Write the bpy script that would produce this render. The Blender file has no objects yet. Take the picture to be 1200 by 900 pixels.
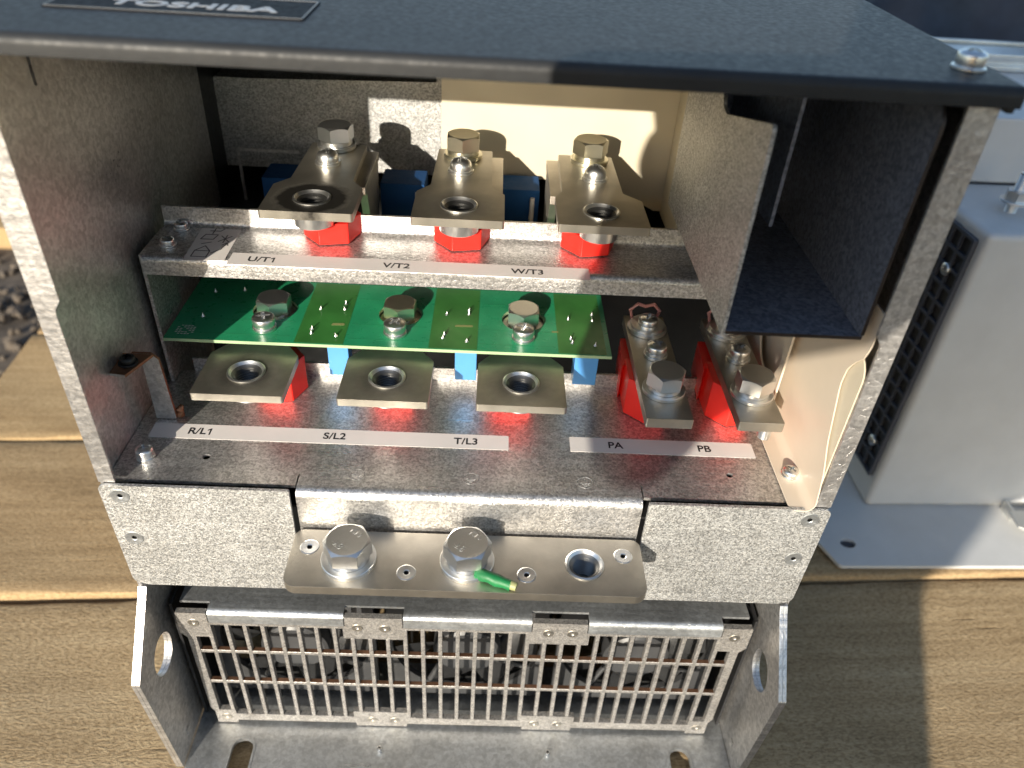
import bpy, bmesh, math, random
from mathutils import Vector, Matrix, Euler
random.seed(7)
S = 0.001                      # everything below is written in millimetres
R = math.radians
sc = bpy.context.scene
COL = sc.collection

# ------------------------------------------------------------------ camera
cam = bpy.data.cameras.new('camera'); camo = bpy.data.objects.new('camera', cam); COL.objects.link(camo)
cam.sensor_width = 36.0; cam.lens = 36.0 * 903.48 / 1200.0
cam.clip_start = 0.01; cam.clip_end = 200.0
right = Vector((0.99858933, -0.00360509, 0.05297504)); down = Vector((0.04026662, -0.59892567, -0.79979163)); fwd = Vector((0.03461144, 0.80079651, -0.59793562))
m3 = Matrix((right, -down, -fwd)).transposed()
camo.matrix_world = Matrix.Translation(Vector((169.55, -247.89, 452.29)) * S) @ m3.to_4x4()
cam.dof.use_dof = True; cam.dof.focus_distance = 0.372; cam.dof.aperture_fstop = 7.6
sc.camera = camo

# ------------------------------------------------------------------ sky and sun
SUN_EL, SUN_AZ = 17.5, 20.0
world = bpy.data.worlds.new('World'); sc.world = world; world.use_nodes = True
nt = world.node_tree; bg = nt.nodes['Background']
sky = nt.nodes.new('ShaderNodeTexSky'); sky.sky_type = 'NISHITA'; sky.sun_disc = False
sky.sun_elevation = R(SUN_EL); sky.sun_rotation = R(180 + SUN_AZ); sky.air_density = 1.0; sky.dust_density = 0.6
nt.links.new(sky.outputs[0], bg.inputs[0]); bg.inputs[1].default_value = 0.12
sun = bpy.data.lights.new('sun', 'SUN'); sun.energy = 4.8; sun.angle = R(0.53); sun.color = (1.0, 0.91, 0.77)
suno = bpy.data.objects.new('sun', sun); COL.objects.link(suno)
to_sun = Vector((-math.sin(R(SUN_AZ)) * math.cos(R(SUN_EL)), -math.cos(R(SUN_AZ)) * math.cos(R(SUN_EL)), math.sin(R(SUN_EL))))
suno.rotation_euler = to_sun.to_track_quat('Z', 'Y').to_euler(); suno.location = to_sun * 3
vs = sc.view_settings
vs.view_transform = 'Standard'; vs.look = 'None'; vs.gamma = 1.0; vs.use_curve_mapping = False; vs.exposure = 0.8

# ------------------------------------------------------------------ materials
def newmat(name):
    m = bpy.data.materials.new(name); m.use_nodes = True
    n = m.node_tree.nodes; l = m.node_tree.links
    return m, n, l, n['Principled BSDF']
def setp(p, **k):
    for a, b in k.items():
        p.inputs[a.replace('_', ' ')].default_value = b
def rgb(c): return (c[0], c[1], c[2], 1.0)
def coords(n, l, scale=(1, 1, 1), kind='Object'):
    tc = n.new('ShaderNodeTexCoord'); mp = n.new('ShaderNodeMapping'); mp.inputs['Scale'].default_value = scale
    l.new(tc.outputs[kind], mp.inputs['Vector']); return mp.outputs['Vector']
def noise(n, l, vec, scale, detail=3, rough=0.55):
    t = n.new('ShaderNodeTexNoise'); t.inputs['Scale'].default_value = scale; t.inputs['Detail'].default_value = detail; t.inputs['Roughness'].default_value = rough
    l.new(vec, t.inputs['Vector']); return t.outputs['Fac']
def ramp(n, l, fac, stops):
    r = n.new('ShaderNodeValToRGB'); e = r.color_ramp.elements
    e[0].position, e[0].color = stops[0][0], rgb(stops[0][1]); e[1].position, e[1].color = stops[-1][0], rgb(stops[-1][1])
    for pos, c in stops[1:-1]:
        k = e.new(pos); k.color = rgb(c)
    l.new(fac, r.inputs['Fac']); return r.outputs['Color']
def maprange(n, l, fac, a, b, c, d):
    r = n.new('ShaderNodeMapRange'); l.new(fac, r.inputs['Value'])
    for i, v in enumerate((a, b, c, d)): r.inputs[i + 1].default_value = v
    return r.outputs['Result']
def bump(n, l, p, h, strength, dist):
    b = n.new('ShaderNodeBump'); b.inputs['Strength'].default_value = strength; b.inputs['Distance'].default_value = dist
    l.new(h, b.inputs['Height'])
    prev = p.inputs['Normal'].links
    if prev: l.new(prev[0].from_socket, b.inputs['Normal'])
    l.new(b.outputs['Normal'], p.inputs['Normal']); return b

def galvanized(name, base=(0.49, 0.49, 0.48), rough=(0.42, 0.56), grain=1500, gs=0.9, metallic=0.72, dirt=0.3, spread=0.5):
    m, n, l, p = newmat(name); v = coords(n, l)
    g = noise(n, l, v, grain, 2, 0.7); c = noise(n, l, v, 70, 5, 0.7); big = noise(n, l, v, 22, 3)
    vo = n.new('ShaderNodeTexVoronoi'); vo.inputs['Scale'].default_value = grain * 0.8; l.new(v, vo.inputs['Vector'])
    sp = n.new('ShaderNodeSeparateColor'); l.new(vo.outputs['Color'], sp.inputs[0])
    mix = n.new('ShaderNodeMixRGB'); mix.blend_type = 'MULTIPLY'; mix.inputs['Fac'].default_value = dirt
    lo = tuple(x * (1 - spread) for x in base); hi = tuple(min(1, x * (1 + spread)) for x in base)
    mv = n.new('ShaderNodeMath'); mv.operation = 'ADD'; l.new(g, mv.inputs[0]); l.new(maprange(n, l, sp.outputs[0], 0, 1, -0.16, 0.16), mv.inputs[1])
    l.new(ramp(n, l, mv.outputs[0], [(0.3, lo), (0.7, hi)]), mix.inputs[1]); l.new(ramp(n, l, c, [(0.3, (0.62, 0.6, 0.57)), (0.62, (1, 1, 1))]), mix.inputs[2])
    l.new(mix.outputs[0], p.inputs['Base Color'])
    scr_ = noise(n, l, coords(n, l, (14, 520, 520)), 1.0, 3, 0.6); sm = n.new('ShaderNodeMath'); sm.operation = 'ADD'
    l.new(maprange(n, l, big, 0.3, 0.7, rough[0], rough[1]), sm.inputs[0]); l.new(maprange(n, l, scr_, 0.3, 0.7, -0.07, 0.07), sm.inputs[1]); l.new(sm.outputs[0], p.inputs['Roughness'])
    setp(p, Metallic=metallic)
    bump(n, l, p, scr_, 0.05, 0.0004); bump(n, l, p, mv.outputs[0], gs, 0.0004); bump(n, l, p, c, 0.04, 0.0008)
    return m
def metal(name, base, rough, var=0.12, grain=260, bs=0.08, streak=(1, 1, 1)):
    m, n, l, p = newmat(name); v = coords(n, l, streak)
    g = noise(n, l, v, grain, 3); c = noise(n, l, v, 45, 4)
    l.new(ramp(n, l, c, [(0.3, tuple(x * (1 - var * 1.6) for x in base)), (0.7, tuple(min(1, x * (1 + var * 0.6)) for x in base))]), p.inputs['Base Color'])
    l.new(maprange(n, l, g, 0.3, 0.7, rough * 0.93, rough * 1.1), p.inputs['Roughness']); setp(p, Metallic=1.0)
    bump(n, l, p, g, bs, 0.0003); return m
def stained(name, base, rough, cx, cy, r0, r1, amount):
    m, n, l, p = newmat(name); v = coords(n, l); tc = n.new('ShaderNodeTexCoord'); mp = n.new('ShaderNodeMapping'); mp.inputs['Location'].default_value = (-cx * S, -cy * S, 0); mp.inputs['Scale'].default_value = (1, 1, 0)
    l.new(tc.outputs['Object'], mp.inputs['Vector']); ln = n.new('ShaderNodeVectorMath'); ln.operation = 'LENGTH'; l.new(mp.outputs[0], ln.inputs[0])
    g = noise(n, l, v, 120, 4, 0.65); ad = n.new('ShaderNodeMath'); ad.operation = 'MULTIPLY_ADD'; l.new(g, ad.inputs[0]); ad.inputs[1].default_value = 0.007; l.new(ln.outputs['Value'], ad.inputs[2])
    f = maprange(n, l, ad.outputs[0], (r0 + 3.5) * S, (r1 + 3.5) * S, 1, 0); c = noise(n, l, v, 45, 4)
    mx = n.new('ShaderNodeMixRGB'); mu = n.new('ShaderNodeMath'); mu.operation = 'MULTIPLY'; l.new(f, mu.inputs[0]); mu.inputs[1].default_value = amount; l.new(mu.outputs[0], mx.inputs['Fac'])
    l.new(ramp(n, l, c, [(0.3, tuple(x * 0.72 for x in base)), (0.7, tuple(x * 1.08 for x in base))]), mx.inputs[1]); mx.inputs[2].default_value = (0.03, 0.028, 0.025, 1)
    l.new(mx.outputs[0], p.inputs['Base Color']); setp(p, Metallic=1.0)
    l.new(maprange(n, l, mu.outputs[0], 0, 1, rough, rough + 0.25), p.inputs['Roughness'])
    vs_ = coords(n, l, (1400, 160, 400)); bump(n, l, p, noise(n, l, vs_, 1.0, 3, 0.6), 0.10, 0.0003); return m
def plastic(name, base, rough=0.4, var=0.1, bs=0.05, grain=350, spec=0.5, alpha_trans=0.0):
    m, n, l, p = newmat(name); v = coords(n, l); c = noise(n, l, v, 40, 4); g = noise(n, l, v, grain, 3)
    l.new(ramp(n, l, c, [(0.3, tuple(x * (1 - var) for x in base)), (0.7, tuple(min(1, x * (1 + var)) for x in base))]), p.inputs['Base Color'])
    l.new(maprange(n, l, g, 0.3, 0.7, rough * 0.85, rough * 1.15), p.inputs['Roughness']); p.inputs['Specular IOR Level'].default_value = spec
    bump(n, l, p, g, bs, 0.0003); return m
def wood(name, tones, seed, fuzz):
    m, n, l, p = newmat(name)
    v = coords(n, l, (6, 130, 130)); v2 = coords(n, l, (1, 1, 1)); vf = coords(n, l, (300, 620, 620)); v4 = coords(n, l, (7, 120, 120)); vb = coords(n, l, (9, 26, 26)); vfine = coords(n, l, (420, 900, 900))
    for vv in (v, v2, v4, vb): vv.node.inputs['Location'].default_value = (seed, seed * 0.7, 0)
    a = noise(n, l, v, 1.0, 5, 0.6); b = noise(n, l, vb, 1.0, 4, 0.6); f = noise(n, l, vf, 1.0, 4, 0.7); ff = noise(n, l, vfine, 1.0, 2, 0.6)
    ck = noise(n, l, v4, 1.0, 4, 0.5); sel = noise(n, l, v2, 11, 2)
    def mul(c0, c1, fac):
        x = n.new('ShaderNodeMixRGB'); x.blend_type = 'MULTIPLY'; x.inputs['Fac'].default_value = fac; l.new(c0, x.inputs[1]); l.new(c1, x.inputs[2]); return x.outputs[0]
    col = ramp(n, l, a, [(0.2, tones[0]), (0.5, tones[1]), (0.8, tones[2])])
    col = mul(col, ramp(n, l, b, [(0.3, (0.66, 0.62, 0.58)), (0.6, (1, 1, 1))]), 0.6)
    col = mul(col, ramp(n, l, f, [(0.36, (0.50, 0.45, 0.40)), (0.56, (1, 1, 1))]), 0.35 + 0.4 * fuzz)
    col = mul(col, ramp(n, l, ff, [(0.35, (0.6, 0.56, 0.52)), (0.6, (1, 1, 1))]), 0.5)
    cmask = n.new('ShaderNodeMath'); cmask.operation = 'ADD'; l.new(maprange(n, l, ck, 0.25, 0.31, 0, 1), cmask.inputs[0]); l.new(maprange(n, l, sel, 0.52, 0.44, 0, 1), cmask.inputs[1]); cmask.use_clamp = True
    col = mul(col, ramp(n, l, cmask.outputs[0], [(0.0, (0.22, 0.17, 0.13)), (1.0, (1, 1, 1))]), 0.8)
    l.new(col, p.inputs['Base Color']); setp(p, Roughness=0.85); p.inputs['Specular IOR Level'].default_value = 0.15
    bump(n, l, p, a, 0.12, 0.001); bump(n, l, p, f, 0.3 + 0.4 * fuzz, 0.0010 + 0.0008 * fuzz); bump(n, l, p, ff, 0.3, 0.0005); bump(n, l, p, cmask.outputs[0], 0.8, 0.0015)
    return m

GALV = galvanized('galvanized_steel')
GALV_SHELF = galvanized('galvanized_shelf', base=(0.58, 0.57, 0.56), rough=(0.28, 0.46), grain=1000, gs=0.45, metallic=0.85, spread=0.34)
GALV_SIDE = galvanized('galvanized_side', base=(0.62, 0.605, 0.59), rough=(0.32, 0.50), grain=520, gs=0.55, metallic=0.85, spread=0.2)
GALV_BASE = galvanized('galvanized_base', base=(0.54, 0.56, 0.57), rough=(0.30, 0.48), grain=520, gs=0.4, metallic=0.85, spread=0.15)
DULLEDGE = metal('dull_cut_edge', (0.085, 0.072, 0.068), 0.5, 0.3, 500, 0.1)
GRILLE = galvanized('galvanized_grille', base=(0.44, 0.42, 0.395), rough=(0.42, 0.55), grain=1500, gs=0.6, metallic=0.75, spread=0.35, dirt=0.5)
CUTEDGE = metal('rusted_cut_edge', (0.38, 0.21, 0.13), 0.6, 0.35, 500, 0.2)
TIN = metal('tinned_copper', (0.57, 0.53, 0.46), 0.42, 0.17, 1500, 0.12)
ZINC = metal('zinc_plate', (0.82, 0.82, 0.80), 0.33, 0.05, 900, 0.0)
ZINCY = metal('yellow_zinc_plate', (0.84, 0.80, 0.63), 0.33, 0.06, 900, 0.0)
THREAD_SHADE = metal('thread_shade_zinc', (0.22, 0.22, 0.215), 0.38, 0.1, 900, 0.03)  # zinc with the shade inside the threaded holes put into its colour
DARKSTEEL = metal('dark_recess_steel', (0.06, 0.06, 0.06), 0.5)
COVERP = plastic('cover_charcoal_paint', (0.020, 0.021, 0.022), 0.52, 0.15, 0.35, 420, 0.35)
DUCT_SHADE = galvanized('galvanized_duct_shade', base=(0.22, 0.24, 0.30), rough=(0.36, 0.48), grain=700, gs=0.6, metallic=0.55, spread=0.35)  # galvanized steel, its colour darkened for the shade inside the duct
BLACK = plastic('black_plastic', (0.018, 0.018, 0.019), 0.42, 0.2)
FANP = plastic('fan_plastic', (0.045, 0.046, 0.048), 0.4, 0.2)
RED = plastic('red_plastic', (0.74, 0.022, 0.014), 0.36, 0.12, 0.08)
BLUE = plastic('blue_plastic', (0.07, 0.26, 0.58), 0.4, 0.06)
NAVY = plastic('navy_plastic', (0.012, 0.06, 0.18), 0.75, 0.1, 0.05, 350, 0.15)
CREAM = plastic('cream_sheet', (0.60, 0.535, 0.41), 0.34, 0.03, 0.03, 60)
CREAM2 = plastic('cream_pink_sheet', (0.64, 0.55, 0.44), 0.40, 0.03, 0.03, 60)
LABELW = plastic('label_paper', (0.66, 0.63, 0.60), 0.6, 0.05, 0.05)
INK = plastic('label_ink', (0.012, 0.012, 0.013), 0.6)
BADGET = plastic('badge_lettering', (0.30, 0.31, 0.33), 0.4)
BADGEB = plastic('badge_border', (0.13, 0.13, 0.13), 0.35)
FAINT = plastic('faded_print', (0.10, 0.09, 0.09), 0.7)
BADGE = plastic('badge_black', (0.008, 0.009, 0.012), 0.6, 0.1, 0.05, 350, 0.12)
PCBG = plastic('circuit_board_green', (0.018, 0.235, 0.105), 0.30, 0.2, 0.04, 200)
PCBD = plastic('circuit_board_olive', (0.034, 0.15, 0.032), 0.32, 0.25, 0.05, 200)
FLUX = plastic('flux_residue', (0.22, 0.24, 0.09), 0.6)
PCBT = plastic('circuit_board_trace', (0.014, 0.20, 0.085), 0.3)
PCBE = plastic('circuit_board_edge', (0.30, 0.42, 0.24), 0.5)
GREENW = plastic('green_wire', (0.008, 0.15, 0.045), 0.5, 0.3, 0.4, 500)
COREW = plastic('wire_end', (0.30, 0.31, 0.14), 0.5)
PINKW = plastic('cable_sleeve', (0.45, 0.2, 0.19), 0.4)
ENCL = plastic('enclosure_white_paint', (0.54, 0.545, 0.54), 0.42, 0.04, 0.05, 200)
ENCLV = plastic('enclosure_vent_grey', (0.055, 0.06, 0.075), 0.5, 0.1)
ALU = metal('aluminium_rail', (0.75, 0.76, 0.76), 0.3)
CLOTH = plastic('dark_tarpaulin', (0.020, 0.026, 0.040), 0.55, 0.3, 0.3, 60)
JACKET = plastic('jacket_cloth', (0.03, 0.035, 0.05), 0.9, 0.2, 0.3, 300)
SKIN = plastic('skin', (0.42, 0.24, 0.17), 0.5, 0.1)
EARTH = plastic('gravel_soil', (0.085, 0.068, 0.052), 0.95, 0.45, 0.9, 90)
STONE = plastic('gravel_stone', (0.105, 0.085, 0.066), 0.95, 0.5, 0.4, 120)
W1 = wood('plank_wood_tan', [(0.33, 0.22, 0.11), (0.49, 0.345, 0.18), (0.57, 0.415, 0.23)], 0.3, 0.35)
W2 = wood('plank_wood_brown', [(0.31, 0.215, 0.115), (0.45, 0.32, 0.175), (0.54, 0.40, 0.23)], 2.1, 0.55)
W3 = wood('plank_wood_rough', [(0.35, 0.255, 0.145), (0.48, 0.36, 0.21), (0.57, 0.445, 0.275)], 4.4, 0.95)

# ------------------------------------------------------------------ object plumbing
WL = {}      # where an object's frame sits inside its thing's frame (mm)
def tag(o, label=None, cat=None, group=None, kind=None):
    if label: o['label'] = label
    if cat: o['category'] = cat
    if group: o['group'] = group
    if kind: o['kind'] = kind
    return o
def place(o, parent, loc, rot=(0, 0, 0)):
    loc = Vector(loc); WL[o.name] = loc
    if parent is not None:
        o.parent = parent; loc = loc - WL[parent.name]
    o.location = loc * S; o.rotation_euler = rot
def thing(name, label, cat, loc=(0, 0, 0), rotz=0.0, group=None, local=False):
    o = bpy.data.objects.new(name, None); COL.objects.link(o); o.empty_display_size = 0.02
    o.location = Vector(loc) * S; o.rotation_euler = (0, 0, rotz); WL[o.name] = Vector((0, 0, 0)) if local else Vector(loc)
    return tag(o, label, cat, group)
def to_mesh(bm, name, smooth=32):
    bmesh.ops.recalc_face_normals(bm, faces=bm.faces[:])
    bmesh.ops.scale(bm, vec=(S, S, S), verts=bm.verts[:])
    me = bpy.data.meshes.new(name); bm.to_mesh(me); bm.free()
    if smooth:
        for p in me.polygons: p.use_smooth = True
        me.set_sharp_from_angle(angle=R(smooth))
    return me
def add(name, me, mat, parent, loc=(0, 0, 0), rot=(0, 0, 0), label=None):
    o = bpy.data.objects.new(name, me); COL.objects.link(o)
    if not me.materials: me.materials.append(mat)
    place(o, parent, loc, rot)
    if label: o['label'] = label
    return o
def solid(name, bm, mat, parent, bev=0.0, smooth=32, label=None, extra=None):
    """bm is in the thing's frame; the object's own origin goes to the middle of its box"""
    if bev:
        bevel(bm, bev); smooth = 50
    lo = [min(v.co[i] for v in bm.verts) for i in range(3)]; hi = [max(v.co[i] for v in bm.verts) for i in range(3)]
    c = Vector([(a + b) / 2 for a, b in zip(lo, hi)])
    bmesh.ops.translate(bm, vec=-c, verts=bm.verts[:])
    me = to_mesh(bm, name, smooth); me.materials.append(mat)
    if extra: me.materials.append(extra)
    o = add(name, me, mat, parent, c, label=label)
    if bev:
        wn = o.modifiers.new('weighted_normal', 'WEIGHTED_NORMAL'); wn.keep_sharp = True; wn.weight = 100
    return o
def bevel(bm, w, seg=2, ang=40):
    bmesh.ops.recalc_face_normals(bm, faces=bm.faces[:])
    es = [e for e in bm.edges if len(e.link_faces) == 2 and e.calc_face_angle(0) > R(ang)]
    if es: bmesh.ops.bevel(bm, geom=es, offset=w, segments=seg, profile=0.6, affect='EDGES', clamp_overlap=True)
def new(): return bmesh.new()
AX = {'z': lambda u, v, w: (u, v, w), 'y': lambda u, v, w: (u, w, v), 'x': lambda u, v, w: (w, u, v)}
def plate(outline, holes, w0, w1, axis='z', bm=None):
    tmp = new(); f = AX[axis]; edges = []
    for loop in [outline] + list(holes):
        vs_ = [tmp.verts.new(f(u, v, w0)) for u, v in loop]
        edges += [tmp.edges.new((vs_[i], vs_[(i + 1) % len(vs_)])) for i in range(len(vs_))]
    if holes: bmesh.ops.triangle_fill(tmp, use_beauty=True, edges=edges)
    else: tmp.faces.new(tmp.verts[:])
    r = bmesh.ops.extrude_face_region(tmp, geom=tmp.faces[:])
    nv = [g for g in r['geom'] if isinstance(g, bmesh.types.BMVert)]
    d = Vector(f(0, 0, w1)) - Vector(f(0, 0, w0)); bmesh.ops.translate(tmp, vec=d, verts=nv)
    return join(bm, tmp)
def join(bm, tmp):
    if bm is None: return tmp
    me = bpy.data.meshes.new('t'); tmp.to_mesh(me); tmp.free(); bm.from_mesh(me); bpy.data.meshes.remove(me); return bm
def box(x0, x1, y0, y1, z0, z1, bm=None):
    return plate([(x0, y0), (x1, y0), (x1, y1), (x0, y1)], [], z0, z1, 'z', bm)
def circle(cx, cy, r, n=24, ry=None, a0=0):
    return [(cx + r * math.cos(a0 + 2 * math.pi * i / n), cy + (ry or r) * math.sin(a0 + 2 * math.pi * i / n)) for i in range(n)]
def rect(x0, x1, y0, y1): return [(x0, y0), (x1, y0), (x1, y1), (x0, y1)]
def rounded(pts, r, n=5, closed=True):
    out = []; k = len(pts); rs = r if isinstance(r, (list, tuple)) else [r] * k
    for i, p in enumerate(pts):
        if (not closed and i in (0, k - 1)) or rs[i] <= 0: out.append(tuple(p)); continue
        P = Vector(p); a = (Vector(pts[i - 1]) - P); b = (Vector(pts[(i + 1) % k]) - P); la, lb = a.length, b.length; a.normalize(); b.normalize()
        th = a.angle(b)
        if th > R(178): out.append(tuple(p)); continue
        t = min(rs[i] / math.tan(th / 2), la * 0.49, lb * 0.49); rr = t * math.tan(th / 2)
        c = P + (a + b).normalized() * (rr / math.sin(th / 2)); p0 = P + a * t - c; p1 = P + b * t - c
        a0 = math.atan2(p0.y, p0.x); da = math.atan2(p1.y, p1.x) - a0
        while da > math.pi: da -= 2 * math.pi
        while da < -math.pi: da += 2 * math.pi
        out += [(c.x + rr * math.cos(a0 + da * j / n), c.y + rr * math.sin(a0 + da * j / n)) for j in range(n + 1)]
    return out
def ribbon(path, t):
    """open 2D path thickened by t to its left"""
    P = [Vector(p) for p in path]; off = []
    for i, p in enumerate(P):
        d0 = (p - P[i - 1]).normalized() if i else None; d1 = (P[i + 1] - p).normalized() if i < len(P) - 1 else None
        n0 = Vector((-d0.y, d0.x)) if d0 else None; n1 = Vector((-d1.y, d1.x)) if d1 else None
        if n0 is None: nn = n1
        elif n1 is None: nn = n0
        else:
            nn = (n0 + n1).normalized(); nn = nn / max(0.3, nn.dot(n0))
        off.append(tuple(p + nn * t))
    return [tuple(p) for p in P] + off[::-1]
def folded(path, radius, t, w0, w1, axis='x', n=6):
    return plate(ribbon(rounded(path, radius, n, closed=False), t), [], w0, w1, axis)
def lathe(profile, n=28, bm=None):
    tmp = new(); rings = []
    for r, z in profile:
        if r < 1e-4: rings.append([tmp.verts.new((0, 0, z))])
        else: rings.append([tmp.verts.new((r * math.cos(2 * math.pi * i / n), r * math.sin(2 * math.pi * i / n), z)) for i in range(n)])
    for a, b in zip(rings[:-1], rings[1:]):
        for i in range(n):
            j = (i + 1) % n
            if len(a) == 1 and len(b) == 1: continue
            if len(a) == 1: tmp.faces.new((a[0], b[i], b[j]))
            elif len(b) == 1: tmp.faces.new((a[i], a[j], b[0]))
            else: tmp.faces.new((a[i], a[j], b[j], b[i]))
    return join(bm, tmp)
def tube(pts, rad, n=10, bm=None, caps=True):
    tmp = new(); P = [Vector(p) for p in pts]; rr = rad if isinstance(rad, (list, tuple)) else [rad] * len(P); rings = []; up = Vector((0.13, 0.21, 0.97)).normalized()
    for i, p in enumerate(P):
        d = (P[min(i + 1, len(P) - 1)] - P[max(i - 1, 0)]).normalized(); a = d.cross(up)
        if a.length < 0.05: a = d.cross(Vector((1, 0, 0)))
        a.normalize(); b = d.cross(a)
        rings.append([tmp.verts.new(p + (a * math.cos(2 * math.pi * k / n) + b * math.sin(2 * math.pi * k / n)) * rr[i]) for k in range(n)])
    for A, B in zip(rings[:-1], rings[1:]):
        for k in range(n): tmp.faces.new((A[k], A[(k + 1) % n], B[(k + 1) % n], B[k]))
    if caps: tmp.faces.new(rings[0][::-1]); tmp.faces.new(rings[-1])
    return join(bm, tmp)
_text = {}
def text_mesh(s, size, depth=0.06, align='CENTER', bold=0.0, shear=0.0):
    key = (s, size, align, bold)
    if key in _text: return _text[key]
    cu = bpy.data.curves.new('lettering', 'FONT'); cu.body = s; cu.size = size * S; cu.extrude = depth * S; cu.align_x = align; cu.align_y = 'CENTER'; cu.offset = bold * S; cu.shear = shear
    o = bpy.data.objects.new('tmp_text', cu); COL.objects.link(o); bpy.context.view_layer.update()
    me = bpy.data.meshes.new_from_object(o.evaluated_get(bpy.context.evaluated_depsgraph_get())); me.name = 'lettering'; me.materials.clear()
    bpy.data.objects.remove(o); bpy.data.curves.remove(cu); _text[key] = me
    return me
def strokes(lines, w, h=0.08, bm=None):
    for pl in lines:
        for (x0, y0), (x1, y1) in zip(pl[:-1], pl[1:]):
            d = Vector((x1 - x0, y1 - y0)); L = d.length
            if L < 1e-6: continue
            d /= L; nn = Vector((-d.y, d.x)) * w / 2; e = d * w * 0.3
            a, b = Vector((x0, y0)) - e, Vector((x1, y1)) + e
            bm = plate([tuple(a - nn), tuple(b - nn), tuple(b + nn), tuple(a + nn)], [], 0, h, 'z', bm)
    return bm

# ---- fasteners (shared meshes)
_cache = {}
def cached(key, fn, mat):
    if key not in _cache:
        me = fn(); me.materials.append(mat); _cache[key] = me
    return _cache[key]
def hex_head(af, h, rot=0.0):
    def f():
        bm = new(); n = 36; ri = af / 2; rings = [[], [], [], []]
        for i in range(n):
            a = 2 * math.pi * i / n; k = (a % (math.pi / 3)) - math.pi / 6; r = ri / math.cos(k)
            x, y = math.cos(a), math.sin(a); zc = h - (r - ri * 0.965) * 0.62
            rings[0].append(bm.verts.new((x * r, y * r, 0))); rings[1].append(bm.verts.new((x * r, y * r, zc)))
            rings[2].append(bm.verts.new((x * ri * 0.955, y * ri * 0.955, h))); rings[3].append(bm.verts.new((x * ri * 0.75, y * ri * 0.75, h - 0.12)))
        for A, B in zip(rings[:-1], rings[1:]):
            for i in range(n): bm.faces.new((A[i], A[(i + 1) % n], B[(i + 1) % n], B[i]))
        bm.faces.new(rings[3]); bm.faces.new(rings[0][::-1])
        return to_mesh(bm, 'hex_bolt', 24)
    return f
def washer_mesh(ro, ri, t):
    def f():
        b = min(0.25, t * 0.3)
        return to_mesh(lathe([(ri, 0), (ro - b, 0), (ro, b), (ro, t - b), (ro - b, t), (ri, t), (ri, 0)], 40), 'washer', 30)
    return f
def spring_mesh(ro, ri, t):
    def f():
        bm = new(); n = 40; rings = []
        for i in range(n + 1):
            a = 0.12 + (2 * math.pi - 0.24) * i / n; z = 0.35 * i / n
            rings.append([bm.verts.new((r * math.cos(a), r * math.sin(a), zz + z)) for r, zz in ((ri, 0), (ro, 0), (ro, t), (ri, t))])
        for A, B in zip(rings[:-1], rings[1:]):
            for k in range(4): bm.faces.new((A[k], A[(k + 1) % 4], B[(k + 1) % 4], B[k]))
        bm.faces.new(rings[0][::-1]); bm.faces.new(rings[-1])
        return to_mesh(bm, 'spring_washer', 30)
    return f
def pan_mesh(r, h, dome=0.5, cross=True):
    def f():
        prof = [(0, 0), (r * 0.98, 0), (r, 0.3)]
        z0 = h * (1 - dome); prof += [(r, z0)]
        for i in range(1, 8):
            a = math.pi / 2 * i / 7; prof.append((r * math.cos(a) if i < 7 else 0, z0 + (h - z0) * math.sin(a)))
        head = to_mesh(lathe(prof, 32), 'screw_head', 35)
        if not cross: return head
        d = 0.55 * h; c = new()
        for k in range(2):
            L, Wd = (r * 0.62, r * 0.15) if k == 0 else (r * 0.15, r * 0.62)
            c = box(-L, L, -Wd, Wd, h - d, h + 1, c)
        bits = []
        o = bpy.data.objects.new('tmp_head', head); COL.objects.link(o); bits.append(o)
        for k in range(2):
            L, Wd = (r * 0.62, r * 0.15) if k == 0 else (r * 0.15, r * 0.62)
            me = to_mesh(box(-L, L, -Wd, Wd, h - d, h + 1), 'cutter', 0); q = bpy.data.objects.new('tmp_cut', me); COL.objects.link(q); bits.append(q)
            md = o.modifiers.new('cut', 'BOOLEAN'); md.object = q; md.operation = 'DIFFERENCE'; md.solver = 'EXACT'
        c.free(); bpy.context.view_layer.update()
        me = bpy.data.meshes.new_from_object(o.evaluated_get(bpy.context.evaluated_depsgraph_get())); me.name = 'screw'
        for b in bits: bpy.data.objects.remove(b)
        for p in me.polygons: p.use_smooth = True
        me.set_sharp_from_angle(angle=R(32)); me.materials.clear()
        return me
    return f
def hex_bolt(parent, x, y, z, af=17, h=7, wr=11.0, rot=0.0, mat=None, spring=True, wt=2.0):
    mat = mat or ZINC; n = mat.name
    add('washer', cached(('w', wr, n, wt), washer_mesh(wr, 4.6, wt), mat), mat, parent, (x, y, z + 0.02)); zz = z + wt + 0.04
    if spring:
        add('spring_washer', cached(('s', af, n), spring_mesh(af * 0.5, 4.8, 2.3), mat), mat, parent, (x, y, zz), (0, 0, rot + 2.2)); zz += 2.65
    add('hex_bolt', cached(('h', af, h, n), hex_head(af, h), mat), mat, parent, (x, y, zz), (0, 0, rot)); return zz + h
def pan_screw(parent, x, y, z, r=5.5, h=4.5, wr=6.6, rot=0.3, dome=0.5, mat=None, stack=1, wt=1.1):
    mat = mat or ZINC; zz = z + 0.02
    for k in range(stack):
        rr = wr if k == 0 else wr * 0.88
        add('washer', cached(('w', rr, mat.name, wt), washer_mesh(rr, 2.8, wt), mat), mat, parent, (x, y, zz)); zz += wt + 0.03
    add('screw', cached(('p', r, h, dome, mat.name), pan_mesh(r, h, dome), mat), mat, parent, (x, y, zz), (0, 0, rot))
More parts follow.
